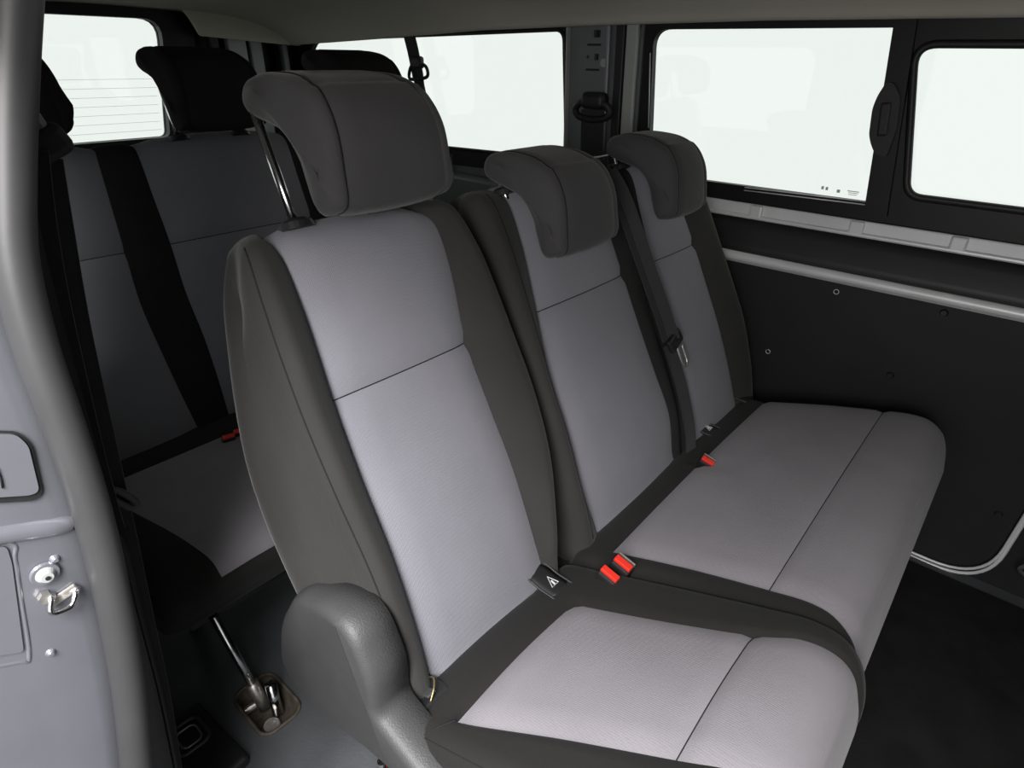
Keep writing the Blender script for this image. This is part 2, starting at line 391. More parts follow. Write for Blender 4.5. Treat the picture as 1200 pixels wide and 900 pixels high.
# ceiling : curved headliner
def ceiling():
    prof = [(-0.02, 1.36), (0.03, 1.40), (0.12, 1.445), (0.3, 1.475), (0.95, 1.49), (1.35, 1.48), (1.55, 1.462), (1.68, 1.43), (1.755, 1.392), (1.785, 1.368), (1.81, 1.366), (1.83, 1.372)]
    bm = bmesh.new(); xs = [-3.02, -2.9, -2.6, -2.2, -1.7, -1.2, -0.7, -0.2, 0.3, 0.8, 1.3]
    dz = [-0.06, -0.055, -0.045, -0.03, -0.008, 0, 0.004, 0.0, 0.0, 0, 0]
    pr = smooth_path([(0, y, z) for y, z in prof], 4)
    g = [[bm.verts.new((x, p.y, p.z + d)) for p in pr] for x, d in zip(xs, dz)]
    for i in range(len(xs)-1):
        for k in range(len(pr)-1): bm.faces.new((g[i][k], g[i][k+1], g[i+1][k+1], g[i+1][k]))
    o = link_bm('ceiling', bm, M_HEADL); struct(o)
    md = o.modifiers.new('s', 'SOLIDIFY'); md.thickness = 0.012; md.offset = 1
    s2 = bmesh.new(); add_box(s2, (-0.85, 0.95, 1.56), (4.5, 1.96, 0.03)); 
    link_bm('roof_skin', s2, M_PAINT2, o, False)
    plate('corner_fill', round_poly([(1.375, 1.335), (1.87, 1.305), (1.87, 1.47), (1.22, 1.47), (1.33, 1.43)], [0.01, 0.01, 0.01, 0.01, 0.05]), [], lambda a, b: Vector((-2.90, a, b)), (-0.02, 0, 0), M_HEADL, o)
    return o
ceil = ceiling()

# far side wall with two openings
W1 = round_poly([(-1.065, 0.925), (1.15, 0.925), (1.15, 1.372), (-1.065, 1.372)], 0.05)
W2 = round_poly([(-2.92, 0.905), (-1.30, 0.945), (-1.345, 1.372), (-2.92, 1.345)], [0.1, 0.04, 0.05, 0.13])
far = plate('wall_right', [(-3.1, -0.06), (1.35, -0.06), (1.35, 1.56), (-3.1, 1.56)], [W1, W2], lambda a, b: Vector((a, YF, b)), (0, 0.05, 0), M_PAINT2); struct(far)
# unseen front wall, added to keep light off the floor; rear wall
struct(box('wall_front', (1.33, 0.95, 0.74), (0.04, 1.96, 1.6), M_BOARD, bev=0))
RW = round_poly([(0.55, 0.945), (1.19, 0.948), (1.262, 1.392), (0.55, 1.392)], [0.06, 0.025, 0.075, 0.06])
rear = plate('wall_rear', [(-0.02, -0.06), (1.95, -0.06), (1.95, 1.56), (-0.02, 1.56)], [RW], lambda a, b: Vector((XR - 0.03, a, b)), (-0.012, 0, 0), M_BLKG); struct(rear)
# near side : rear quarter with window, above and below the sliding door opening (x > -0.6) nothing but header and sill
NW = rrect(-2.75, -1.12, 0.93, 1.34, 0.08)
near = plate('wall_left', [(-3.1, -0.06), (-0.66, -0.06), (-0.66, 1.52), (-3.1, 1.52)], [NW], lambda a, b: Vector((a, 0.02, b)), (0, -0.04, 0), M_BLK); struct(near)
struct(box('trim_1', (0.33, 0.0, 1.50), (2.0, 0.08, 0.10), M_PAINT2, bev=0.01))       # header over the door opening
struct(box('trim_3', (0.92, -0.01, 0.75), (0.86, 0.06, 1.56), M_BOARD, bev=0.01))          # unseen front door, added to block light ahead of the opening
struct(box('trim_2', (0.33, -0.03, -0.03), (2.0, 0.08, 0.05), M_BLK, bev=0.01))       # step below it

# ---- far side details (parts of wall_right)
lip = bmesh.new()
lz = 0.876
add_box(lip, (-0.0, YF - 0.012, lz + 0.018), (2.4, 0.022, 0.035), bev=0.004)
add_tube(lip, [(-1.2, YF - 0.028, lz), (1.3, YF - 0.028, lz)], 0.006, 10)
link_bm('window_ledge', lip, M_RAIL, far, False)
for xx in (-0.63, -0.36, -0.13, 0.12):
    bm = bmesh.new(); add_box(bm, (xx, YF - 0.026, lz + 0.014), (0.036, 0.014, 0.04), bev=0.005); link_bm('ledge_clip', bm, M_RAIL, far, False)
wv = [(YF - 0.012, lz), (YF - 0.028, 0.84), (YF - 0.05, 0.80), (YF - 0.058, 0.772)]
bm = bmesh.new(); gg = [[bm.verts.new((x, y, z)) for y, z in wv] for x in (-1.2, -0.6, 0, 0.6, 1.3)]
for i in range(4):
    for k in range(3): bm.faces.new((gg[i][k], gg[i][k+1], gg[i+1][k+1], gg[i+1][k]))
o = link_bm('sill_well', bm, M_WELL, far); md = o.modifiers.new('s', 'SOLIDIFY'); md.thickness = 0.006; md.offset = -1
bm = bmesh.new(); add_tube(bm, smooth_path([(-1.2, 1.79, 0.768), (-0.7, 1.79, 0.766), (0.0, 1.79, 0.766), (1.3, 1.79, 0.766)], 4), 0.015, 14)
add_box(bm, (0.05, 1.796, 0.757), (2.5, 0.02, 0.018), bev=0.004)
link_bm('shelf_rail', bm, M_RAIL, far, True)
# hardboard panel with rounded lower front corner
YP = 1.80
pan_o = round_poly([(-1.25, 0.02), (0.195, 0.02), (0.215, 0.45), (0.30, 0.755), (-1.25, 0.755)], [0.01, 0.13, 0.15, 0.01, 0.01], 10)
holes_px = [(980, 342), (900, 412)]
hl = []
for (u, v) in holes_px:
    p = at_y(u, v, YP); hl.append([(p.x + 0.006*cos(2*pi*k/12), p.z + 0.006*sin(2*pi*k/12)) for k in range(12)])
pn = plate('side_panel', pan_o, hl, lambda a, b: Vector((a, YP, b)), (0, 0.006, 0), M_BOARD, far)
for (u, v) in holes_px:
    p = at_y(u, v, YP - 0.001); tube('hole_rim', [p + Vector((0.0065*cos(2*pi*k/14), 0, 0.0065*sin(2*pi*k/14))) for k in range(14)], 0.0011, M_RAIL, pn, 6, closed=True)
for (u, v) in [(1106, 367), (1043, 440), (1170, 603)]:
    p = at_y(u, v, YP - 0.003); bm = bmesh.new(); add_cyl(bm, p, (0, -1, 0), 0.010, 0.006, 16, 0.007); link_bm('panel_plug', bm, M_BLK, pn, False)
# bright edging along the rounded corner, two beads
e_pts = [(p[0], p[1]) for p in round_poly([(-0.3, 0.012), (0.203, 0.012), (0.223, 0.45), (0.30, 0.74)], [0.001, 0.13, 0.15, 0.001], 10)]
e_pts = e_pts[3:-3]
tube('edge_bead', [(a, YP - 0.003, b) for a, b in e_pts], 0.0042, M_RAIL, pn, 8)
tube('edge_bead', [(a + 0.006, YP - 0.001, b - 0.014) for a, b in e_pts], 0.005, M_RAIL, pn, 8)
# step box ahead of it
box('kick_panel', (0.3, 1.832, 0.36), (2.0, 0.03, 0.76), M_BLK, far, bev=0.004)
box('step_riser', (0.86, 1.80, 0.33), (1.1, 0.08, 0.66), M_BLK, far, bev=0.02, seg=3)
box('step_bracket', (0.262, 1.77, 0.30), (0.03, 0.03, 0.14), M_STEEL, far, bev=0.006)
tube('cable_clip', smooth_path([(0.25, 1.76, 0.20), (0.265, 1.74, 0.17), (0.25, 1.75, 0.13), (0.27, 1.76, 0.11)], 5), 0.005, M_STEEL, far, 8)
# floor rim and drain ring below the bench
rg = at_z(1068, 690, 0.004)
tube('drain_ring', [rg + Vector((0.035*cos(2*pi*k/24), 0.035*sin(2*pi*k/24), 0)) for k in range(24)], 0.006, M_BLK, fl, 8, closed=True)

# ---- pillar between the two far windows (pressed grey metal)
pil = plate('pillar', [(-1.325, 0.80), (-1.045, 0.80), (-1.065, 1.40), (-1.345, 1.40)], [round_poly([(-1.24, 1.335), (-1.215, 1.335), (-1.215, 1.355), (-1.24, 1.355)], 0.002), rrect(-1.232, -1.216, 1.272, 1.29, 0.003), rrect(-1.262, -1.252, 1.276, 1.286, 0.004)], lambda a, b: Vector((a, YF - 0.02, b)), (0, 0.015, 0), M_PAINT2, far)
box('pillar_back', (-1.19, YF - 0.004, 1.1), (0.26, 0.006, 0.56), M_BLK, far, bev=0)
ribbon_ = lambda nm, x0, x1, wd, m, y: box(nm, ((x0+x1)/2, y, 1.10), (wd, 0.016, 0.60), m, far, rot=Matrix.Rotation(radians(-2.0), 3, 'Y'), bev=0.005)
ribbon_('pillar_rib', -1.165, -1.165, 0.014, M_PAINT, YF - 0.034)
ribbon_('pillar_channel', -1.125, -1.125, 0.032, M_WELL, YF - 0.030)
ribbon_('pillar_flange', -1.083, -1.083, 0.040, M_PALE, YF - 0.032)
ribbon_('pillar_bead', -1.323, -1.323, 0.005, M_PALE, YF - 0.030)
for z in (1.315, 1.245): box('pillar_slot', (-1.235, YF - 0.022, z), (0.05, 0.006, 0.006), M_WELL, far, bev=0.002)
bm = bmesh.new(); add_cyl(bm, (-1.185, YF - 0.03, 1.265), (0, -1, 0), 0.012, 0.016, 14); link_bm('pillar_bolt', bm, M_PALE, far, False)

# unseen studio floor, added dark to cut ambient light into the van
struct(plate('ground', [(-9, -7), (9, -7), (9, 9), (-9, 9)], [], lambda a, b: Vector((a, b, -0.45)), (0, 0, -0.02), M_GROUND))
# ---- window_1 : sliding side window
fo = round_poly([(-1.09, 0.898), (1.2, 0.898), (1.2, 1.40), (-1.09, 1.40)], 0.055)
G1 = round_poly([(-1.0, 0.955), (-0.356, 0.957), (-0.402, 1.352), (-1.036, 1.355)], [0.03, 0.004, 0.004, 0.05], 8)
G2 = round_poly([(-0.272, 0.985), (0.9, 0.985), (0.9, 1.318), (-0.348, 1.318)], [0.035, 0.04, 0.04, 0.05], 8)
w1 = plate('window_1', fo, [G1, G2], lambda a, b: Vector((a, YF - 0.012, b)), (0, 0.022, 0), M_BLKG); struct(w1)
for nm, G in (('fixed_pane', G1), ('sliding_pane', G2)):
    plate(nm, G, [], lambda a, b: Vector((a, YF + 0.003, b)), (0, 0.004, 0), M_GLASS, w1)
# raised inner rim of the sliding half, rubber bead, catch, track
def ring(name, G, r, y, m, parent):
    K = []
    for a, b in G:
        v = Vector((a, y, b))
        if not K or (v - K[-1]).length > 1e-4: K.append(v)
    return tube(name, K, r, m, parent, 8, closed=True)
ring('pane_gasket', G2, 0.009, YF - 0.014, M_BLK, w1)
ring('outer_gasket', round_poly([(-1.082, 0.906), (1.19, 0.906), (1.19, 1.385), (-1.082, 1.385)], 0.05), 0.007, YF - 0.014, M_BLK, w1)
divider = round_poly([(-0.352, 0.93), (-0.298, 0.93), (-0.358, 1.385), (-0.404, 1.385)], 0.004)
plate('divider', divider, [], lambda a, b: Vector((a, YF - 0.03, b)), (0, 0.02, 0), M_BLKG, w1)
cp = [at_y(u, v, YF - 0.035) for u, v in [(1041, 95), (1030, 112), (1024, 127), (1020, 157), (1022, 168), (1027, 180), (1040, 184), (1052, 150), (1056, 115), (1050, 98)]]
cat_p = round_poly([(p.x, p.z) for p in cp], 0.01, 3)
ct = plate('window_catch', cat_p, [], lambda a, b: Vector((a, YF - 0.05, b)), (0, 0.025, 0), M_BLK, w1)
pp = at_y(1036, 140, YF - 0.055); box('catch_grip', pp, (0.022, 0.012, 0.075), M_BLK, ct, rot=Matrix.Rotation(radians(-8), 3, 'Y'), bev=0.005)
a = at_y(872, 223, YF - 0.016); b = at_y(1015, 240, YF - 0.016)
for dz in (0.0, 0.008): tube('slide_track', [a + Vector((0, 0, dz)), b + Vector((0, 0, dz))], 0.0016, M_RAIL, w1, 6)
# faint etched marks in the pane corners
bm = bmesh.new()
for (u0, v0, u1, v1) in [(963, 218, 965, 222), (968, 219, 970, 223), (981, 222, 984, 226), (993, 224, 1007, 224.8), (994, 226, 1006, 226.8), (994, 228, 1004, 228.8)]:
    p, q = at_y(u0, v0, YF - 0.0), at_y(u1, v1, YF - 0.0); add_box(bm, (p+q)/2, (max(abs(q.x-p.x), .0015), 0.0006, max(abs(q.z-p.z), .0015)), bev=0)
link_bm('etched_mark', bm, M_MARK, w1, False)
tube('frame_screw_line', [at_y(762, 62, YF - 0.016), at_y(760, 150, YF - 0.016)], 0.0018, M_RAIL, w1, 6)

# ---- window_2 : rear quarter window, black surround
fo2 = round_poly([(-2.99, 0.855), (-1.275, 0.90), (-1.325, 1.40), (-2.99, 1.39)], [0.1, 0.05, 0.05, 0.1])
G3 = round_poly([(-2.84, 0.925), (-1.325, 0.962), (-1.362, 1.358), (-2.84, 1.33)], [0.06, 0.02, 0.035, 0.13], 8)
w2 = plate('window_2', fo2, [G3], lambda a, b: Vector((a, YF - 0.012, b)), (0, 0.022, 0), M_BLKG); struct(w2)
plate('fixed_pane', G3, [], lambda a, b: Vector((a, YF + 0.003, b)), (0, 0.004, 0), M_GLASS, w2)
ring('pane_gasket', G3, 0.006, YF - 0.013, M_BLK, w2)
# lower quarter panel below it
box('quarter_trim', (-2.0, YF - 0.03, 0.45), (1.6, 0.05, 0.82), M_PAINT2, far, bev=0.02, seg=3)

# ---- window_3 : tailgate window
w3 = plate('window_3', round_poly([(0.47, 0.86), (1.33, 0.86), (1.40, 1.47), (0.47, 1.47)], [0.06, 0.05, 0.14, 0.06], 8), [RW], lambda a, b: Vector((XR - 0.02, a, b)), (0.035, 0, 0), M_BLKG); struct(w3)
plate('tailgate_pane', RW, [], lambda a, b: Vector((XR - 0.04, a, b)), (-0.004, 0, 0), M_GLASS, w3)
for k in range(7):
    z = 0.975 + k*0.033
    tube('heater_wire', [(XR - 0.036, 0.57, z), (XR - 0.036, 1.18 + k*0.004, z)], 0.0006, M_WIRE, w3, 4)
# ---- rear corner posts seen between the headrests
for (y0, y1, m) in ((1.42, 1.46, M_BLK), (1.50, 1.585, M_PALE), (1.60, 1.66, M_PAINT2), (1.76, 1.79, M_PAINT2)):
    box('corner_post', (XR + 0.05, (y0+y1)/2, 0.95), (0.04, (y1-y0), 0.88), m, rear, bev=0.006)
# ---- near rear quarter window, unseen, opening sized to light the rear bench
w4 = plate('window_4', rrect(-2.80, -1.07, 0.89, 1.38, 0.08), [NW], lambda a, b: Vector((a, 0.036, b)), (0, -0.016, 0), M_BLKG); struct(w4)
plate('fixed_pane', NW, [], lambda a, b: Vector((a, 0.0, b)), (0, -0.004, 0), M_GLASS, w4)

# ================================================================== DOOR PILLAR, SEAL
XP = -0.60
seal_px = [(22, -60), (18, 0), (14, 90), (12, 200), (16, 300), (40, 400), (75, 500), (108, 600), (132, 700), (150, 800), (160, 900), (168, 1000), (172, 1150)]
seal_c = smooth_path([at_x(u, v, XP + 0.004) for u, v in seal_px], 6)
seal = tube('door_seal', seal_c, 0.0165, M_SEAL, None, 16, base=tuple(seal_c[-1]))
tag(seal, 'thick grey rubber seal tube along the rear edge of the side door opening', 'door seal')
# pillar : swept section (y, x) following the seal
bm = bmesh.new(); sec = [(0.006, -0.10), (0.002, -0.03), (-0.004, -0.012), (-0.016, -0.003), (-0.03, 0.0), (-0.07, 0.0), (-0.13, 0.0), (-0.20, 0.0), (-0.235, -0.01), (-0.245, -0.04), (-0.245, -0.25)]
ringsv = []
for p in seal_c: ringsv.append([bm.verts.new((XP + dx, p.y + dy, p.z)) for dy, dx in sec])
for i in range(len(ringsv)-1):
    for k in range(len(sec)-1): bm.faces.new((ringsv[i][k], ringsv[i][k+1], ringsv[i+1][k+1], ringsv[i+1][k]))
pill = link_bm('door_pillar', bm, M_PAINT, None, True, base=(XP, 0.0, 0.0)); struct(pill)
pill['label'] = 'silver-blue painted door pillar at the left edge'
def on_p(u, v, dx=0.0): return at_x(u, v, XP + dx)
# upper cover plate with dark gap
def pxpoly(pts, r, dx): return [(p.y, p.z) for p in [on_p(u, v, dx) for u, v in round_poly(pts, r, 5)]]
plate('cover_gap', pxpoly([(-60, 503), (20, 505), (36, 520), (50, 578), (40, 586), (-60, 592)], 8, 0.001), [], lambda a, b: Vector((XP + 0.0012, a, b)), (0.0015, 0, 0), M_BLK, pill)
cvp = plate('cover_plate', pxpoly([(-60, 507), (19, 509), (33, 522), (46, 575), (36, 580), (-60, 586)], 7, 0.004), [], lambda a, b: Vector((XP + 0.002, a, b)), (0.003, 0, 0), M_PAINT, pill)
tube('cover_slit', [on_p(-4, 548, 0.006), on_p(1, 562, 0.006), on_p(3, 572, 0.006)], 0.0008, M_BLK, cvp, 6)
# horizontal pressed ledge below it and the recessed lower panel
tube('pressed_ledge', smooth_path([on_p(-80, 640, -0.004), on_p(0, 625, -0.004), on_p(60, 616, -0.004), on_p(78, 612, -0.008)], 5), 0.010, M_PAINT, pill, 14)
tube('recess_edge', smooth_path([on_p(-60, 632, -0.001), on_p(12, 636, -0.001), on_p(17, 655, -0.001), on_p(24, 700, -0.001), on_p(34, 768, -0.001), on_p(20, 776, -0.001), on_p(-60, 790, -0.001)], 5), 0.0022, M_PAINT, pill, 10)
plate('recess_panel', pxpoly([(-60, 640), (8, 641), (14, 660), (28, 764), (-60, 778)], 5, 0.002), [], lambda a, b: Vector((XP + 0.0006, a, b)), (0.0015, 0, 0), M_PAINT, pill)
for (u, v) in [(65, 656), (60, 766)]:
    bm = bmesh.new(); add_cyl(bm, on_p(u, v, 0.002), (1, 0, 0), 0.0045, 0.004, 14, 0.002); link_bm('pressed_dimple', bm, M_PAINT, pill, False)
# bolt
p = on_p(53, 673, 0.003)
bolt = empty('pillar_bolt_head', p, 'round domed bolt on the silver pillar just above the striker', 'bolt')
bm = bmesh.new(); add_cyl(bm, p, (1, 0, 0), 0.012, 0.003, 24, 0.011); link_bm('washer', bm, M_PAINT, bolt, False)
bm = bmesh.new(); add_cyl(bm, p + Vector((0.004, 0, 0)), (1, 0, 0), 0.0085, 0.006, 20, 0.005); link_bm('bolt_dome', bm, M_PALE, bolt, False)
bm = bmesh.new(); add_cyl(bm, p + Vector((0.0075, 0, 0)), (1, 0, 0), 0.002, 0.002, 10); link_bm('socket', bm, M_BLK, bolt, False)
# striker
p = on_p(72, 705, 0.0)
st = empty('door_striker', p, 'shiny bent metal latch striker loop bolted to the silver pillar', 'door striker')
A, Bq = on_p(60, 698, 0.004), on_p(90, 690, 0.0)
tube('striker_loop', smooth_path([on_p(61, 697, -0.004), on_p(61, 699, 0.006), on_p(59, 714, 0.012), on_p(64, 719, 0.013), on_p(80, 713, 0.012), on_p(86, 706, 0.010), on_p(90, 692, 0.004), on_p(91, 688, -0.006)], 4), 0.0028, M_CHR, st, 10)
bm = bmesh.new(); add_box(bm, on_p(74, 698, 0.002), (0.003, 0.026, 0.010), rot=Matrix.Rotation(radians(12), 3, 'X'), bev=0.0015); link_bm('base_plate', bm, M_STEEL, st, False)
bm = bmesh.new(); add_cyl(bm, on_p(53, 700, 0.004), (1, 0, 0), 0.006, 0.006, 6); link_bm('nut', bm, M_STEEL, st, False)
# inner pillar trim : thin strips visible just inside the seal
tr = empty('pillar_trim', (-0.72, 0.1, 0.0), 'long grey inner pillar trim strip just inside the door seal', 'trim strip')
def sheet(name, L_, R_, x, m, parent, th=0.012):
    bm = bmesh.new(); a = smooth_path([at_x(u, v, x) for u, v in L_], 4); b = smooth_path([at_x(u, v, x) for u, v in R_], 4)
    va = [bm.verts.new(p) for p in a]; vb = [bm.verts.new(p) for p in b]
    wa = [bm.verts.new(p - Vector((th, 0, 0))) for p in a]; wb = [bm.verts.new(p - Vector((th, 0, 0))) for p in b]
    for i in range(len(a)-1):
        bm.faces.new((va[i], vb[i], vb[i+1], va[i+1])); bm.faces.new((wa[i], wa[i+1], wb[i+1], wb[i]))
        bm.faces.new((va[i], va[i+1], wa[i+1], wa[i])); bm.faces.new((vb[i], wb[i], wb[i+1], vb[i+1]))
    bm.faces.new((va[0], wa[0], wb[0], vb[0])); bm.faces.new((va[-1], vb[-1], wb[-1], wa[-1]))
    return link_bm(name, bm, m, parent)
sheet('grey_strip', [(120, 600), (135, 700), (150, 800), (160, 900), (164, 940)], [(133, 600), (158, 710), (184, 810), (203, 900), (212, 940)], -0.70, M_PLAS, tr)
sheet('edge_strip', [(130, 610), (158, 712), (186, 815), (204, 900), (212, 940)], [(150, 640), (172, 735), (192, 815), (209, 900), (217, 940)], -0.712, M_BLK, tr)
sheet('upper_strip', [(10, 90), (14, 250), (30, 370), (70, 490), (100, 600)], [(38, 150), (44, 250), (72, 370), (112, 520), (134, 610)], -0.72, M_BLK, tr)

# ---- seat belt hanging inside the pillar
sb = empty('seat_belt', at_x(210, 900, -0.78), 'pair of dark belt webbings hanging inside the door pillar at left', 'seat belt')
pa = smooth_path([at_x(u, v, -0.76) for u, v in [(55, 185), (68, 260), (90, 380), (122, 520), (150, 640), (172, 740), (190, 820), (207, 920), (222, 1000)]], 5)
pb = smooth_path([at_x(u, v, -0.74) for u, v in [(42, 175), (52, 260), (70, 360), (98, 480), (118, 560), (135, 620)]], 5)
wd = Vector((0.35, 1, 0))
def taper(K, a, b): return [a + (b-a)*i/(K-1) for i in range(K)]
ribbon('webbing', pa, wd, taper(len(pa), 0.026, 0.022), 0.004, M_WEB, sb)
ribbon('webbing', pb, wd, 0.02, 0.004, M_WEB, sb)
g0 = at_x(46, 145, -0.75)
bm = bmesh.new(); add_box(bm, g0, (0.012, 0.012, 0.04), bev=0.006, rot=Matrix.Rotation(radians(18), 3, 'X')); link_bm('belt_guide', bm, M_PAINT2, sb, False)
bm = bmesh.new(); add_box(bm, at_x(50, 172, -0.75), (0.02, 0.05, 0.03), bev=0.008, rot=Matrix.Rotation(radians(25), 3, 'X')); link_bm('guide_hood', bm, M_BLK, sb, False)
kp = [at_x(u, v, -0.75) for u, v in [(122, 571), (140, 576), (157, 586), (159, 593), (150, 594), (130, 584)]]
tube('belt_keeper', smooth_path(kp, 4), 0.0045, M_PLAS, sb, 10)

# ================================================================== NEAR SINGLE SEAT
FB = mk_frame(-0.50, 0.42, 23)
FC = mk_cframe(-0.50, 0.405, 14)
def near_seat():
    t = empty('single_seat', (-0.45, 0.55, 0.0), 'nearest single folding seat with raised headrest, two-tone grey fabric', 'seat', None)
    n = len(BP)
    #       0     1     2     3     4     5     6     7     8     9     10    11    12    13    14    15
    yL = [.348, .348, .348, .345, .341, .341, 0.347, .358, .370, .378, .372, .347, .308, .308, .325, .335]
    yR = [.715, .72, .74, .765, .778, .776, .768, .755, .738, .725, .72, .73, .745, .745, .735, .72]
    s1 = [.402, .402, .404, .405, .405, .410, .418, .418, .412, .43, .44, .44, .44, .44, .43, .41]
    s2 = [.695, .695, .688, .684, .680, .680, .700, .700, .680, .67, .66, .66, .66, .66, .67, .69]
    def nm(r, c):
        if c == 1 and r == 0: return 'lower'
        if c == 1 and r == 1: return 'upper'
        return 'body'
    def ex(ci, y, yy, k):
        d = 0
        if ci < 8.5 or ci > 15.5:
            cc = min(ci, 8.5) if ci < 9 else 0
            amp = 0.030*min(1, max(0, (8.6-cc)/2.5))
            if y < yy[1]: u_ = (yy[1]-y)/(yy[1]-yy[0]); d += amp*sin(pi*min(1, u_*0.62+0.0))
            elif y > yy[2]: u_ = (y-yy[2])/(yy[3]-yy[2]); d += amp*1.2*sin(pi*min(1, u_*0.62))
            else: u_ = (y-yy[1])/(yy[2]-yy[1]); d += 0.006*sin(pi*u_)
        return d
    pf = puff(FB, BP, BS, [yL, s1, s2, yR], [0.5, 5, 10], nm, sub=6, ncols=[6, 10, 6], rc=0.028, groove=0.007, gw=0.005, extra=ex, sp=0.005)
    b = puff_obj('backrest', pf['body'], M_DARK, t)
    o = puff_obj('backrest_panel', pf['lower'], M_LIGHT, b); o['label'] = 'light grey lower backrest panel'
    o = puff_obj('backrest_panel', pf['upper'], M_LIGHT, b); o['label'] = 'light grey upper backrest panel'
    seam_row('seam', 5, 1, b); seam_col('piping', 6, 1, 7.5, b)
    # piping on the side bolster
    pts = []
    for q in range(60):
        tt = 0.03 + 0.60*q/59; a_ = 0.02 - 0.05*max(0, (tt-0.45)/0.2)**2*0.5
        pts.append(FB(0.008 if tt < .5 else 0.008 - (tt-.5)*0.12, tt, 0.3385 + (0.003 if tt < .15 else 0) + max(0, tt-0.52)*0.12))
    headrest(t, FB, 0.452, 0.672, 0.700, M_HEAD, (0.466, 0.610), bezel_b=0.705, post_da=-0.034)
    # cushion
    CP = [(-0.02, -0.035), (0.014, -0.002), (0.10, 0.010), (0.25, 0.018), (0.39, 0.024), (0.45, 0.022), (0.497, 0.004), (0.522, -0.035), (0.525, -0.10), (0.505, -0.15), (0.43, -0.16), (0.25, -0.14), (0.05, -0.12), (-0.05, -0.10), (-0.06, -0.04)]
    CS = [(0.03, -0.068), (0.04, -0.068), (0.10, -0.068), (0.25, -0.068), (0.38, -0.068), (0.42, -0.068), (0.44, -0.068), (0.45, -0.068), (0.45, -0.068), (0.44, -0.068), (0.40, -0.068), (0.25, -0.068), (0.1, -0.068), (0.03, -0.068), (0.02, -0.068)]
    #      0    1    2    3    4    5    6    7    8    9   10   11   12   13   14
    yL = [.315, .315, .318, .335, .36, .375, .385, .39, .39, .385, .375, .345, .32, .315, .315]
    a1 = [.36, .362, .368, .425, .475, .50, .515, .52, .52, .515, .50, .44, .38, .36, .36]
    a2 = [.648, .650, .654, .684, .720, .748, .760, .765, .765, .76, .74, .69, .66, .65, .65]
    yR = [.765, .766, .768, .785, .80, .808, .812, .812, .812, .81, .805, .79, .775, .765, .765]
    def nm2(r, c):
        if r == 1 and c == 1: return 'seat'
        if r == 2 and c == 1: return 'front'
        return 'body'
    def ex2(ci, y, yy, k):
        if 0.5 < ci < 7 and yy[1] < y < yy[2]:
            u_ = (y-yy[1])/(yy[2]-yy[1]); return 0.008*sin(pi*u_)
        return 0.0
    pf = puff(FC, CP, CS, [yL, a1, a2, yR], [0.0, 2, 4, 10], nm2, sub=7, ncols=[6, 12, 6], rc=0.03, groove=0.006, gw=0.005, extra=ex2, sp=0.0005)
    c = puff_obj('seat_cushion', pf['body'], M_DARKC, t)
    o = puff_obj('cushion_panel', pf['seat'], M_CUSH, c); o['label'] = 'light grey main cushion panel'
    o = puff_obj('cushion_panel', pf['front'], M_CUSH, c); o['label'] = 'light grey front cushion panel'
    seam_row('seam', 4, 1, c)
    # piping on the near bolster of the cushion
    seam_col('piping', 6, 0.8, 6.5, c)
    tube('piping', smooth_path([FC(0.10, 0.010, .366), FC(0.085, 0.0085, .345), FC(0.07, 0.000, .326)], 5), 0.0012, M_THREAD, c, 6)
    # side shield
    # (x, z) outline, layered from the back plate outwards with a rounded rim; the upper front corner is the widest
    sh = round_poly([(-0.67, 0.565), (-0.745, 0.45), (-0.785, 0.31), (-0.69, 0.265), (-0.53, 0.33), (-0.37, 0.355), (-0.365, 0.40), (-0.49, 0.445), (-0.485, 0.52), (-0.52, 0.598), (-0.58, 0.605)], [0.03, 0.05, 0.045, 0.06, 0.06, 0.02, 0.02, 0.02, 0.03, 0.03, 0.04], 6)
    bm = bmesh.new(); K = len(sh)
    A2 = sum(sh[i-1][0]*sh[i][1]-sh[i][0]*sh[i-1][1] for i in range(K)); sg = 1 if A2 > 0 else -1
    nrm = []
    for i in range(K):
        t_ = (Vector(sh[(i+2) % K]) - Vector(sh[i-2])).normalized(); nrm.append(Vector((-t_.y, t_.x))*sg)     # inwards
    rr = []
    for y, d in [(0.352, 0.0), (0.310, 0.0), (0.300, 0.001), (0.293, 0.004), (0.288, 0.009), (0.286, 0.016)]:
        rr.append([bm.verts.new((sh[i][0] + nrm[i].x*d, y, sh[i][1] + nrm[i].y*d)) for i in range(K)])
    for a_ in range(len(rr)-1):
        for i in range(K): bm.faces.new((rr[a_][i], rr[a_][(i+1) % K], rr[a_+1][(i+1) % K], rr[a_+1][i]))
    bm.faces.new(rr[-1]); bm.faces.new(rr[0][::-1])
    s = link_bm('side_shield', bm, M_PLAS, t, True); s['label'] = 'grained grey plastic hinge cover'
    # base frame and legs
    box('base_frame', (-0.33, 0.56, 0.27), (0.50, 0.40, 0.06), M_BLK, t, rot=Matrix.Rotation(radians(-14), 3, 'Y'), bev=0.01)
    for xx in (-0.58, -0.14):
        for yy_ in (0.40, 0.72): box('leg', (xx, yy_, 0.13), (0.05, 0.035, 0.27), M_BLK, t, bev=0.006)
    for yy_ in (0.40, 0.72): box('floor_rail', (-0.36, yy_, 0.014), (0.56, 0.05, 0.028), M_BLK, t, bev=0.006)
    return t
near_t = near_seat()
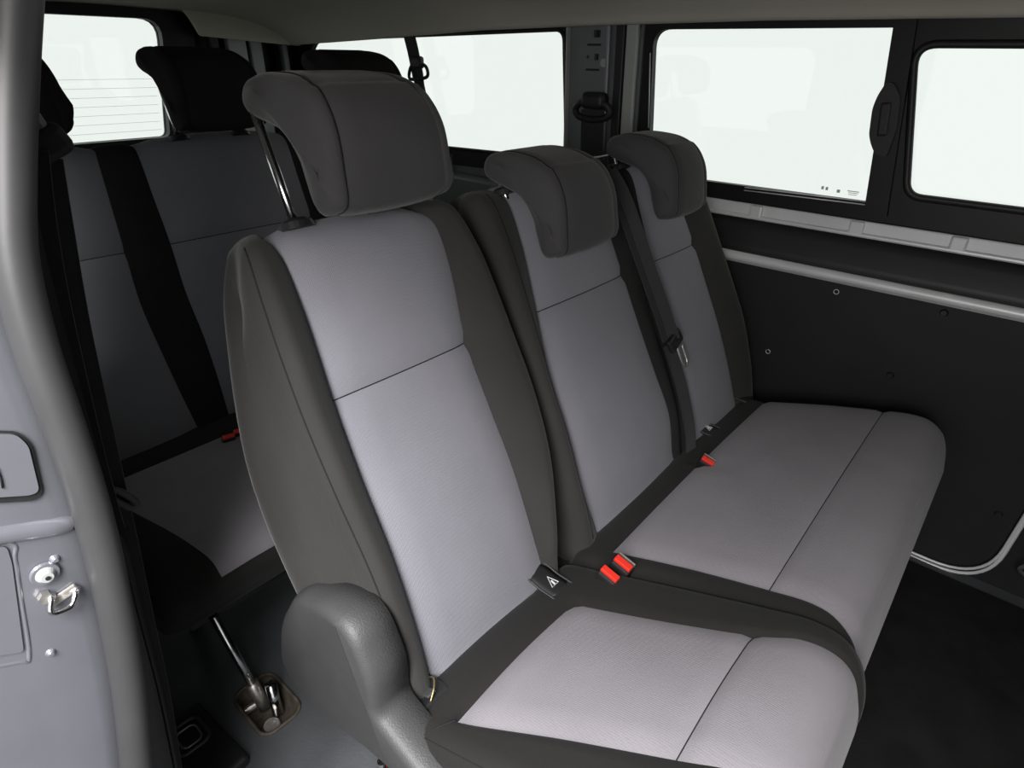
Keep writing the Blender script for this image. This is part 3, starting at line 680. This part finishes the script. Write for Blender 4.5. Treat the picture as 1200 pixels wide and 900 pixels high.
# recline gap: recess with bent spring and strap end between backrest and cushion
gp = empty('recline_spring', FC(0.03, 0.01, .36), 'tan bent spring wires in the gap at the near seat hinge', 'spring')
box('recess_cup', FC(0.018, 0.002, .375), (0.058, 0.062, 0.016), M_BLK, gp, rot=Matrix.Rotation(radians(-14), 3, 'Y'), bev=0.006)
tube('wire', smooth_path([FC(-0.006, 0.012, .345), FC(0.008, 0.026, .350), FC(0.004, 0.024, .362), FC(0.016, 0.012, .366)], 5), 0.0016, M_BRASS, gp, 8)
tube('wire', smooth_path([FC(0.006, 0.014, .395), FC(0.026, 0.026, .392), FC(0.040, 0.024, .380), FC(0.044, 0.012, .366)], 5), 0.0014, M_BRASS, gp, 8)
box('strap_end', FC(0.026, 0.014, .374), (0.03, 0.016, 0.004), M_PLAS, gp, rot=Matrix.Rotation(radians(-30), 3, 'Y'), bev=0.001)

# ================================================================== DOUBLE BENCH
def double_bench():
    t = empty('double_bench', (-0.45, 1.22, 0.0), 'double bench seat by the far wall, two lowered headrests, grey and charcoal fabric', 'seat')
    #      0     1     2     3     4     5     6     7     8     9     10    11    12    13    14    15
    yL = [.792]*7 + [.795, .80, .81, .80, .795, .792, .792, .792, .792]
    s1 = [.866, .866, .845, .842, .846, .870, .890, .892, .88, .88, .88, .87, .87, .87, .87, .87]
    s2 = [1.215, 1.215, 1.225, 1.20, 1.192, 1.19, 1.185, 1.18, 1.17, 1.17, 1.17, 1.18, 1.19, 1.2, 1.2, 1.21]
    s3 = [1.30, 1.30, 1.305, 1.31, 1.315, 1.325, 1.335, 1.34, 1.34, 1.34, 1.34, 1.33, 1.32, 1.3, 1.3, 1.3]
    s4 = [1.59, 1.59, 1.575, 1.56, 1.555, 1.55, 1.535, 1.53, 1.52, 1.51, 1.51, 1.53, 1.54, 1.55, 1.56, 1.58]
    yR = [1.67, 1.67, 1.672, 1.668, 1.66, 1.65, 1.635, 1.61, 1.60, 1.595, 1.60, 1.62, 1.65, 1.66, 1.67, 1.67]
    def nm(r, c):
        if c in (1, 3) and r in (0, 1): return ('lower', 'upper')[r] + ('A' if c == 1 else 'B')
        return 'body' if c != 2 or r > 1 else 'strip'
    def ex(ci, y, yy, k):
        d = 0
        if ci < 8.5 or ci > 15.5:
            cc = ci if ci < 9 else 0; f = min(1, max(0, (8.6-cc)/2.5))
            if y < yy[1]: d += 0.024*f*sin(pi*min(1, (yy[1]-y)/(yy[1]-yy[0])*0.62))
            elif y > yy[4]: d += 0.03*f*sin(pi*min(1, (y-yy[4])/(yy[5]-yy[4])*0.62))
            elif y < yy[2]: d += 0.010*f*sin(pi*(y-yy[1])/(yy[2]-yy[1]))
            elif y > yy[3]: d += 0.010*f*sin(pi*(y-yy[3])/(yy[4]-yy[3]))
            else: u_ = (y-yy[2])/(yy[3]-yy[2]); d += f*(0.006*abs(sin(2*pi*u_)) - 0.010*exp(-((u_-.5)/.12)**2))
        return d
    pf = puff(FB, BP, BS, [yL, s1, s2, s3, s4, yR], [0.5, 5, 10], nm, sub=6, ncols=[6, 10, 8, 10, 6], rc=0.03, groove=0.007, gw=0.005, extra=ex, sp=0.005)
    b = puff_obj('backrest', pf['body'], M_DARK, t)
    o = puff_obj('centre_strip', pf['strip'], M_BLACKF, b); o['label'] = 'black strip between the two backrest panels'
    for k in ('lowerA', 'upperA', 'lowerB', 'upperB'):
        o = puff_obj('backrest_panel', pf[k], M_LIGHT, b)
    seam_row('seam', 5, 1, b); seam_row('seam', 5, 3, b); seam_col('piping', 9, 1, 7.5, b)
    headrest(t, FB, 0.856, 1.058, 0.553, M_HEAD, (0.90, 1.02), sa=0.88, da=0.012, bezel_b=0.69, post_da=-0.02)
    headrest(t, FB, 1.272, 1.452, 0.553, M_HEAD, (1.31, 1.42), sa=0.88, da=0.012, bezel_b=0.69, post_da=-0.02)
    CP = [(-0.02, -0.035), (0.012, -0.004), (0.075, 0.005), (0.22, 0.004), (0.365, 0.002), (0.43, 0.0), (0.470, -0.014), (0.498, -0.05), (0.502, -0.11), (0.49, -0.16), (0.42, -0.17), (0.25, -0.15), (0.05, -0.13), (-0.05, -0.10), (-0.06, -0.04)]
    CS = [(0.03, -0.068), (0.04, -0.068), (0.075, -0.068), (0.22, -0.068), (0.35, -0.068), (0.40, -0.068), (0.42, -0.068), (0.43, -0.068), (0.43, -0.068), (0.42, -0.068), (0.39, -0.068), (0.25, -0.068), (0.1, -0.068), (0.03, -0.068), (0.02, -0.068)]
    yL = [.767, .768, .770, .787, .803, .810, .814, .814, .814, .812, .807, .792, .777, .767, .767]
    a1 = [.815, .818, .820, .842, .855, .858, .856, .85, .85, .85, .85, .84, .82, .82, .815]
    a2 = [1.205]*15
    yR = [1.66, 1.655, 1.63, 1.655, 1.665, 1.665, 1.665, 1.66, 1.66, 1.66, 1.66, 1.65, 1.64, 1.64, 1.65]
    def nm2(r, c):
        if r == 1 and c >= 1: return 'seat'
        if r == 2 and c >= 1: return 'front'
        return 'body'
    def ex2(ci, y, yy, k):
        d = 0
        if 0.5 < ci < 7 and yy[1] < y: d += 0.007*sin(pi*(y-yy[1])/(yy[3]-yy[1]))
        if ci < 2.8 and ci > 1.6: d -= 0.012*exp(-((y-yy[2])/0.008)**2)*(2.8-ci)
        return d
    pf = puff(FC, CP, CS, [yL, a1, a2, yR], [0.0, 2, 4, 10], nm2, sub=7, ncols=[5, 14, 14], rc=0.03, groove=0.006, gw=0.005, extra=ex2, sp=0.0005)
    c = puff_obj('seat_cushion', pf['body'], M_DARKC, t)
    o = puff_obj('cushion_panel', pf['seat'], M_CUSH, c); puff_obj('cushion_panel', pf['front'], M_CUSH, c); seam_row('seam', 4, 1, c); seam_row('seam', 4, 2, c)
    box('base_frame', (-0.33, 1.23, 0.26), (0.48, 0.82, 0.06), M_BLK, t, rot=Matrix.Rotation(radians(-14), 3, 'Y'), bev=0.01)
    for xx in (-0.58, -0.16):
        for yy_ in (0.88, 1.58): box('leg', (xx, yy_, 0.13), (0.05, 0.035, 0.27), M_BLK, t, bev=0.006)
    for yy_ in (0.88, 1.58): box('floor_rail', (-0.37, yy_, 0.014), (0.56, 0.05, 0.028), M_BLK, t, bev=0.006)
    return t
dbl = double_bench()

# ---- child seat anchor tags on the back strips
def anchor_tag(y, d, label, host_off=0.0, tri=True):
    base = FC(d, 0.014 + host_off, y)
    t = empty('anchor_tag', base, label, 'tag', 'dark curved tags in the crease between backrest and cushion')
    bm = bmesh.new(); W = 0.028; pts = [(-0.045, 0.030), (-0.02, 0.022), (0.0, 0.012), (0.022, 0.006), (0.034, 0.002)]
    rows = [[bm.verts.new(FC(d + a_, b_ + host_off + 0.004*(1-(s_*2)**2), y + s_*W*2*0.9)) for s_ in (-.5, -.25, 0, .25, .5)] for a_, b_ in pts]
    for i in range(4):
        for k in range(4): bm.faces.new((rows[i][k], rows[i][k+1], rows[i+1][k+1], rows[i+1][k]))
    o = link_bm('tab', bm, M_BLK, t, True); md = o.modifiers.new('s', 'SOLIDIFY'); md.thickness = 0.003
    for s_ in (-0.5, 0.5):
        tube('rib', smooth_path([FC(d + a_, b_ + host_off + 0.003, y + s_*W*1.85) for a_, b_ in pts], 3), 0.0016, M_PLAS, t, 6)
    if tri:
        a_, b_ = (0.0, 0.012)
        q = [FC(d + 0.014, 0.013 + host_off, y - 0.008), FC(d + 0.014, 0.013 + host_off, y + 0.010), FC(d - 0.006, 0.0205 + host_off, y + 0.004)]
        bm = bmesh.new(); add_tube(bm, q, 0.0011, 6, closed=True)
        add_tube(bm, [(q[0]+q[1])/2, (q[0]+q[1]+q[2]*2)/4], 0.002, 6)
        link_bm('triangle_mark', bm, M_WHT, t, False)
    return t
anchor_tag(0.672, 0.032, 'dark curved anchor tag with white triangle at the near seat crease')
anchor_tag(1.375, 0.012, 'dark curved anchor tag in the middle of the double bench crease')
anchor_tag(1.615, 0.0, 'dark curved anchor tag at the wall end of the double bench crease')

# ---- buckles
def buckle(base, axis, side, label, group=None, scale=1.0, silver=False):
    t = empty('belt_buckle', base, label, 'buckle', group)
    ax = Vector(axis).normalized(); sd = Vector(side); sd = (sd - ax*sd.dot(ax)).normalized(); nn = ax.cross(sd)
    Rm = Matrix((sd, nn, ax)).transposed()
    bm = bmesh.new(); add_box(bm, Vector(base) - ax*0.025*scale, (0.034*scale, 0.022*scale, 0.05*scale), rot=Rm, bev=0.004); link_bm('housing', bm, M_BLK, t, False)
    bm = bmesh.new(); add_box(bm, Vector(base) + ax*0.002*scale, (0.031*scale, 0.012*scale, 0.008*scale), rot=Rm, bev=0.002); o = link_bm('release_button', bm, M_RED, t, False); o['label'] = 'red release button'
    if silver:
        bm = bmesh.new(); add_box(bm, Vector(base) + nn*0.010*scale + ax*0.003, (0.032*scale, 0.003*scale, 0.008*scale), rot=Rm, bev=0.001); link_bm('tongue_slot', bm, M_STEEL, t, False)
    return t
up = Vector((0.25, -0.1, 1))
sdv = Vector((1, -0.05, 0.2))
buckle(FC(0.125, 0.022, 0.735), up, sdv, 'front one of two red belt buckles in the black strip between seats', scale=1.15)
buckle(FC(0.130, 0.022, 0.772), up, sdv, 'rear one of two red belt buckles in the strip, with silver edge', scale=1.15, silver=True)
buckle(FC(0.095, 0.016, 1.205), Vector((0.3, -0.25, 0.8)), Vector((1, 0, 0.1)), 'single red and white buckle tucked in the slit of the double bench cushion', scale=1.0, silver=True)

# ---- belt over the double bench
mb = empty('seat_belt', FB(-0.06, 0.70, 1.19), 'black belt running down the double bench backrest with steel tongue', 'seat belt')
bm = bmesh.new(); add_box(bm, FB(-0.055, 0.715, 1.185), (0.10, 0.085, 0.03), rot=Matrix.Rotation(radians(-23), 3, 'Y'), bev=0.012, seg=3); link_bm('belt_housing', bm, M_PLAS, mb, True)
bm = bmesh.new(); add_box(bm, FB(-0.002, 0.695, 1.195), (0.03, 0.06, 0.045), rot=Matrix.Rotation(radians(-23), 3, 'Y'), bev=0.008, seg=2); link_bm('belt_mouth', bm, M_BLK, mb, True)
box('mouth_edge', FB(0.012, 0.722, 1.195), (0.005, 0.058, 0.003), M_RAIL, mb, rot=Matrix.Rotation(radians(-23), 3, 'Y'), bev=0.001)
wp = smooth_path([FB(0.012, 0.69, 1.198), FB(0.03, 0.62, 1.203), FB(0.034, 0.45, 1.228), FB(0.036, 0.34, 1.245), FB(0.036, 0.28, 1.252)], 5)
ribbon('webbing', wp, Vector((0.35, 1, 0.1)), 0.036, 0.004, M_WEB, mb)
ribbon('webbing', [p + Vector((0.012, 0.004, 0.003)) for p in wp], Vector((0.9, 0.5, 0.1)), 0.026, 0.003, M_WEB, mb)
wp2 = smooth_path([FB(0.034, 0.27, 1.25), FB(0.034, 0.16, 1.262), FB(0.03, 0.05, 1.262), FB(0.02, -0.02, 1.255)], 5)
ribbon('webbing', wp2, Vector((0.2, 1, 0)), 0.036, 0.004, M_WEB, mb)
bm = bmesh.new(); add_box(bm, FB(0.048, 0.275, 1.258), (0.014, 0.06, 0.034), rot=Matrix.Rotation(radians(-23), 3, 'Y') @ Matrix.Rotation(radians(20), 3, 'X'), bev=0.005); link_bm('tongue_grip', bm, M_BLK, mb, False)
tg = smooth_path([FB(0.050, 0.262, 1.256), FB(0.052, 0.215, 1.262), FB(0.052, 0.205, 1.274), FB(0.052, 0.215, 1.284), FB(0.050, 0.258, 1.28)], 4)
tube('tongue_plate', tg, 0.0032, M_STEEL, mb, 8)

# ---- belt on the pillar between far windows
pb_ = empty('seat_belt', (-1.22, YF - 0.05, 1.16), 'black belt with bulky top guide on the grey pillar between far windows', 'seat belt')
pc = at_y(697, 128, YF - 0.05); q_ = at_y(697, 118, YF - 0.06)
bm = bmesh.new(); add_box(bm, q_, (0.085, 0.05, 0.05), bev=0.016, seg=3); link_bm('guide_cover', bm, M_BLK, pb_, True)
tube('guide_ring', smooth_path([pc + Vector(v) for v in [(-0.068, -0.01, 0.0), (-0.03, -0.02, 0.022), (0.04, -0.02, 0.02), (0.062, -0.01, -0.002), (0.05, -0.01, -0.022), (0.0, -0.015, -0.03), (-0.055, -0.01, -0.022)]], 4, True), 0.011, M_BLK, pb_, 10, closed=True)
ribbon('webbing', [pc + Vector((0.0, -0.012, 0.0)), pc + Vector((0.008, -0.012, -0.15)), pc + Vector((0.015, -0.01, -0.35)), pc + Vector((0.02, -0.01, -0.6))], Vector((1, 0, 0)), 0.085, 0.004, M_WEB, pb_)

# ---- belt hanging from the ceiling in front of the rear window
hb = empty('seat_belt', at_y(482, 40, 1.81), 'black belt hanging down from the ceiling across the rear side window', 'seat belt')
hp = [at_y(u, v, 1.81) for u, v in [(477, 32), (484, 60), (492, 100), (503, 150), (517, 205), (530, 255), (545, 330)]]
ribbon('webbing', smooth_path(hp, 4), Vector((1, 0, 0.0)), [0.062]*8 + [0.05]*17, 0.004, M_WEB, hb)
hg = at_y(490, 80, 1.80)
bm = bmesh.new(); add_box(bm, hg + Vector((0, -.005, .02)), (0.06, 0.03, 0.045), bev=0.01); link_bm('belt_stopper', bm, M_BLK, hb, False)
tube('guide_ring', smooth_path([hg + Vector(v) for v in [(-0.055, 0, -0.02), (-0.03, 0, 0.012), (0.035, 0, 0.012), (0.055, 0, -0.012), (0.04, 0, -0.032), (-0.045, 0, -0.04)]], 4, True), 0.0065, M_BLK, hb, 8, closed=True)

# ================================================================== REAR BENCH
FB2 = mk_frame(-1.47, 0.42, 18)
FC2 = mk_cframe(-1.47, 0.42, 6)
def rear_bench():
    t = empty('rear_bench', (-1.25, 0.9, 0.0), 'rear row bench behind, dark strips between grey backrest panels, raised headrests', 'seat')
    ysb = [0.12, 0.52, 0.605, 0.985, 1.07, 1.47]
    s1 = [.488, .488, .478, .470, .468, .480, .492, .50, .507, .50, .5, .5, .5, .5, .5, .5]
    s2 = [.572, .572, .575, .577, .576, .585, .588, .59, .593, .59, .59, .59, .58, .58, .57, .57]
    def nm(r, c):
        if c in (0, 2, 4) and r in (0, 1): return ('lower', 'upper')[r] + str(c)
        return 'strip%d' % c if r < 2 else 'body'
    def ex(ci, y, yy, k):
        d = 0
        if ci < 8.5 or ci > 15.5:
            for c in (0, 2, 4):
                if yy[c] < y < yy[c+1]: d += 0.012*sin(pi*(y-yy[c])/(yy[c+1]-yy[c]))
        return d
    pf = puff(FB2, BP, BS, [ysb[0], s1, s2, ysb[3], ysb[4], ysb[5]], [0.5, 5, 10], nm, sub=6, ncols=[8, 4, 10, 4, 10], rc=0.03, groove=0.007, gw=0.005, extra=ex)
    b = puff_obj('backrest', pf['body'], M_DARK, t)
    puff_obj('backrest_strip', pf['strip1'], M_BLACKF, b); puff_obj('backrest_strip', pf['strip3'], M_BLACKF, b)
    for k in pf:
        if k[:5] not in ('body', 'strip'): puff_obj('backrest_panel', pf[k], M_LIGHT, b)
    seam_row('seam', 5, 0, b); seam_row('seam', 5, 2, b); seam_row('seam', 5, 4, b)
    headrest(t, FB2, 0.20, 0.455, 0.715, M_BLACKF, (0.26, 0.39), bezel_b=0.70, post_da=-0.02)
    headrest(t, FB2, 0.665, 0.90, 0.705, M_BLACKF, (0.70, 0.86), bezel_b=0.70, post_da=-0.02)
    headrest(t, FB2, 1.12, 1.365, 0.705, M_BLACKF, (1.18, 1.31), bezel_b=0.70, post_da=-0.02)
    CP = [(-0.03, 0.0), (0.03, 0.006), (0.10, 0.008), (0.25, 0.012), (0.40, 0.014), (0.48, 0.010), (0.535, -0.01), (0.56, -0.05), (0.545, -0.095), (0.52, -0.125), (0.44, -0.135), (0.25, -0.13), (0.05, -0.13), (-0.05, -0.10), (-0.06, -0.04)]
    CS = [(0.03, -0.068), (0.04, -0.068), (0.10, -0.068), (0.25, -0.068), (0.35, -0.068), (0.40, -0.068), (0.42, -0.068), (0.43, -0.068), (0.43, -0.068), (0.42, -0.068), (0.39, -0.068), (0.25, -0.068), (0.1, -0.068), (0.03, -0.068), (0.02, -0.068)]
    a1 = [.215, .215, .22, .235, .255, .265, .275, .275, .275, .27, .27, .25, .22, .22, .215]
    def nm2(r, c):
        if r == 1 and c == 1: return 'seat'
        return 'body'
    pf = puff(FC2, CP, CS, [0.165, a1, 1.47], [0.0, 2, 6.6], nm2, sub=6, ncols=[5, 20], rc=0.03, groove=0.005, gw=0.005)
    c = puff_obj('seat_cushion', pf['body'], M_DARKC, t)
    puff_obj('cushion_panel', pf['seat'], M_CUSH, c)
    box('base_frame', (-1.22, 0.82, 0.285), (0.44, 1.2, 0.03), M_BLK, t, bev=0.01)
    # leaning support leg to the floor anchor
    la = Vector((-0.962, 0.302, -0.012)); lb = Vector((-0.985, 0.262, 0.30))
    lg = tube('leg', [la, lb], 0.0085, M_CHR, t, 12)
    tube('leg_sleeve', [la.lerp(lb, 0.02), la.lerp(lb, 0.30)], 0.0135, M_STEEL, lg, 12)
    tube('leg', [la + Vector((0.03, 0.012, 0)), Vector((-0.945, 0.318, 0.07))], 0.012, M_CHR, t, 12)
    tube('support_bar', [(-1.30, 0.30, 0.0), (-1.05, 0.28, 0.28)], 0.014, M_BLK, t, 10)
    for yy_ in (0.75, 1.38):
        for xx in (-1.42, -1.04): box('leg', (xx, yy_, 0.13), (0.05, 0.035, 0.27), M_BLK, t, bev=0.006)
    return t
rb_ = rear_bench()
for (u, v, lb_) in ((268, 512, 'left one of two red buckles in the rear bench crease'), (281, 505, 'right one of two red buckles in the rear bench crease')):
    p = at_z(u, v, 0.455)
    buckle(p, Vector((0.5, -0.1, 0.7)), Vector((0.3, 1, 0)), lb_, None, scale=0.9)

# ---- floor anchor cup below the near end of the rear bench
an = empty('floor_anchor', (-0.96, 0.307, -0.03), 'recessed dusty metal floor anchor cup holding the leg of the rear bench', 'anchor')
bm = bmesh.new(); rim = rrect(AX0 - 0.002, AX1 + 0.002, AY0 - 0.002, AY1 + 0.002, 0.027)
add_tube(bm, [(a_, b_, 0.003) for a_, b_ in rim], 0.0042, 8, closed=True); link_bm('rim', bm, M_RUST, an)
bm = bmesh.new(); rr0 = rrect(AX0 + 0.001, AX1 - 0.001, AY0 + 0.001, AY1 - 0.001, 0.024); rr1 = rrect(AX0 + 0.012, AX1 - 0.012, AY0 + 0.012, AY1 - 0.012, 0.018)
va = [bm.verts.new((a_, b_, 0.0)) for a_, b_ in rr0]; vb = [bm.verts.new((a_, b_, -0.035)) for a_, b_ in rr1]
for i in range(len(va)): bm.faces.new((va[i], va[(i+1) % len(va)], vb[(i+1) % len(va)], vb[i]))
bm.faces.new(vb); link_bm('cup', bm, M_RUST, an)
bm = bmesh.new(); add_cyl(bm, (-0.918, 0.29, -0.022), (0.2, 0, 1), 0.021, 0.02, 16, 0.017); link_bm('locking_pad', bm, M_STEEL, an, False)
bm = bmesh.new(); add_cyl(bm, (-0.99, 0.285, -0.015), (0.2, 1, 0.2), 0.009, 0.04, 12); link_bm('cross_pin', bm, M_STEEL, an, False)
# ---- second anchor cover near the pillar
p = at_z(232, 880, 0.0)
cv = empty('rail_cover', (p.x, p.y, 0.0), 'black moulded floor cover with a rounded recess beside the door pillar', 'floor cover')
bm = bmesh.new(); add_box(bm, (p.x + 0.01, p.y + 0.005, 0.012), (0.20, 0.10, 0.03), rot=Matrix.Rotation(radians(4), 3, 'Z'), bev=0.01, seg=3); link_bm('body', bm, M_BLK, cv, False)
rr = rrect(p.x - 0.06, p.x + 0.012, p.y - 0.035, p.y + 0.03, 0.018)
tube('recess_rim', [(a_, b_, 0.028) for a_, b_ in rr], 0.004, M_PLAS, cv, 8, closed=True)
rr = rrect(p.x - 0.045, p.x + 0.0, p.y - 0.022, p.y + 0.018, 0.012)
tube('inner_rim', [(a_, b_, 0.0275) for a_, b_ in rr], 0.002, M_STEEL, cv, 6, closed=True)
# ---- small red-capped fitting on the floor below the near seat
p = at_z(448, 897, 0.02)
fx = empty('red_fitting', p, 'small chrome and red fitting on the floor below the near seat', 'fitting')
bm = bmesh.new(); add_cyl(bm, p, (0, 0, 1), 0.012, 0.03, 16, 0.009); link_bm('chrome_stud', bm, M_CHR, fx, False)
box('red_tab', p + Vector((0.02, 0.008, -0.003)), (0.02, 0.014, 0.012), M_RED, fx, bev=0.003)

fm = box('floor_dark_sheet', (0.36, 1.03, 0.006), (1.5, 1.46, 0.010), M_FLOORDK, None, bev=0.003, base=(0.36, 1.03, 0.0))  # sheet added only to darken the floor ahead of the seats
tag(fm, 'black sheet added to darken the floor in front of the bench seats', 'floor sheet')

for o in bpy.data.objects:
    if '_o' in o: del o['_o']
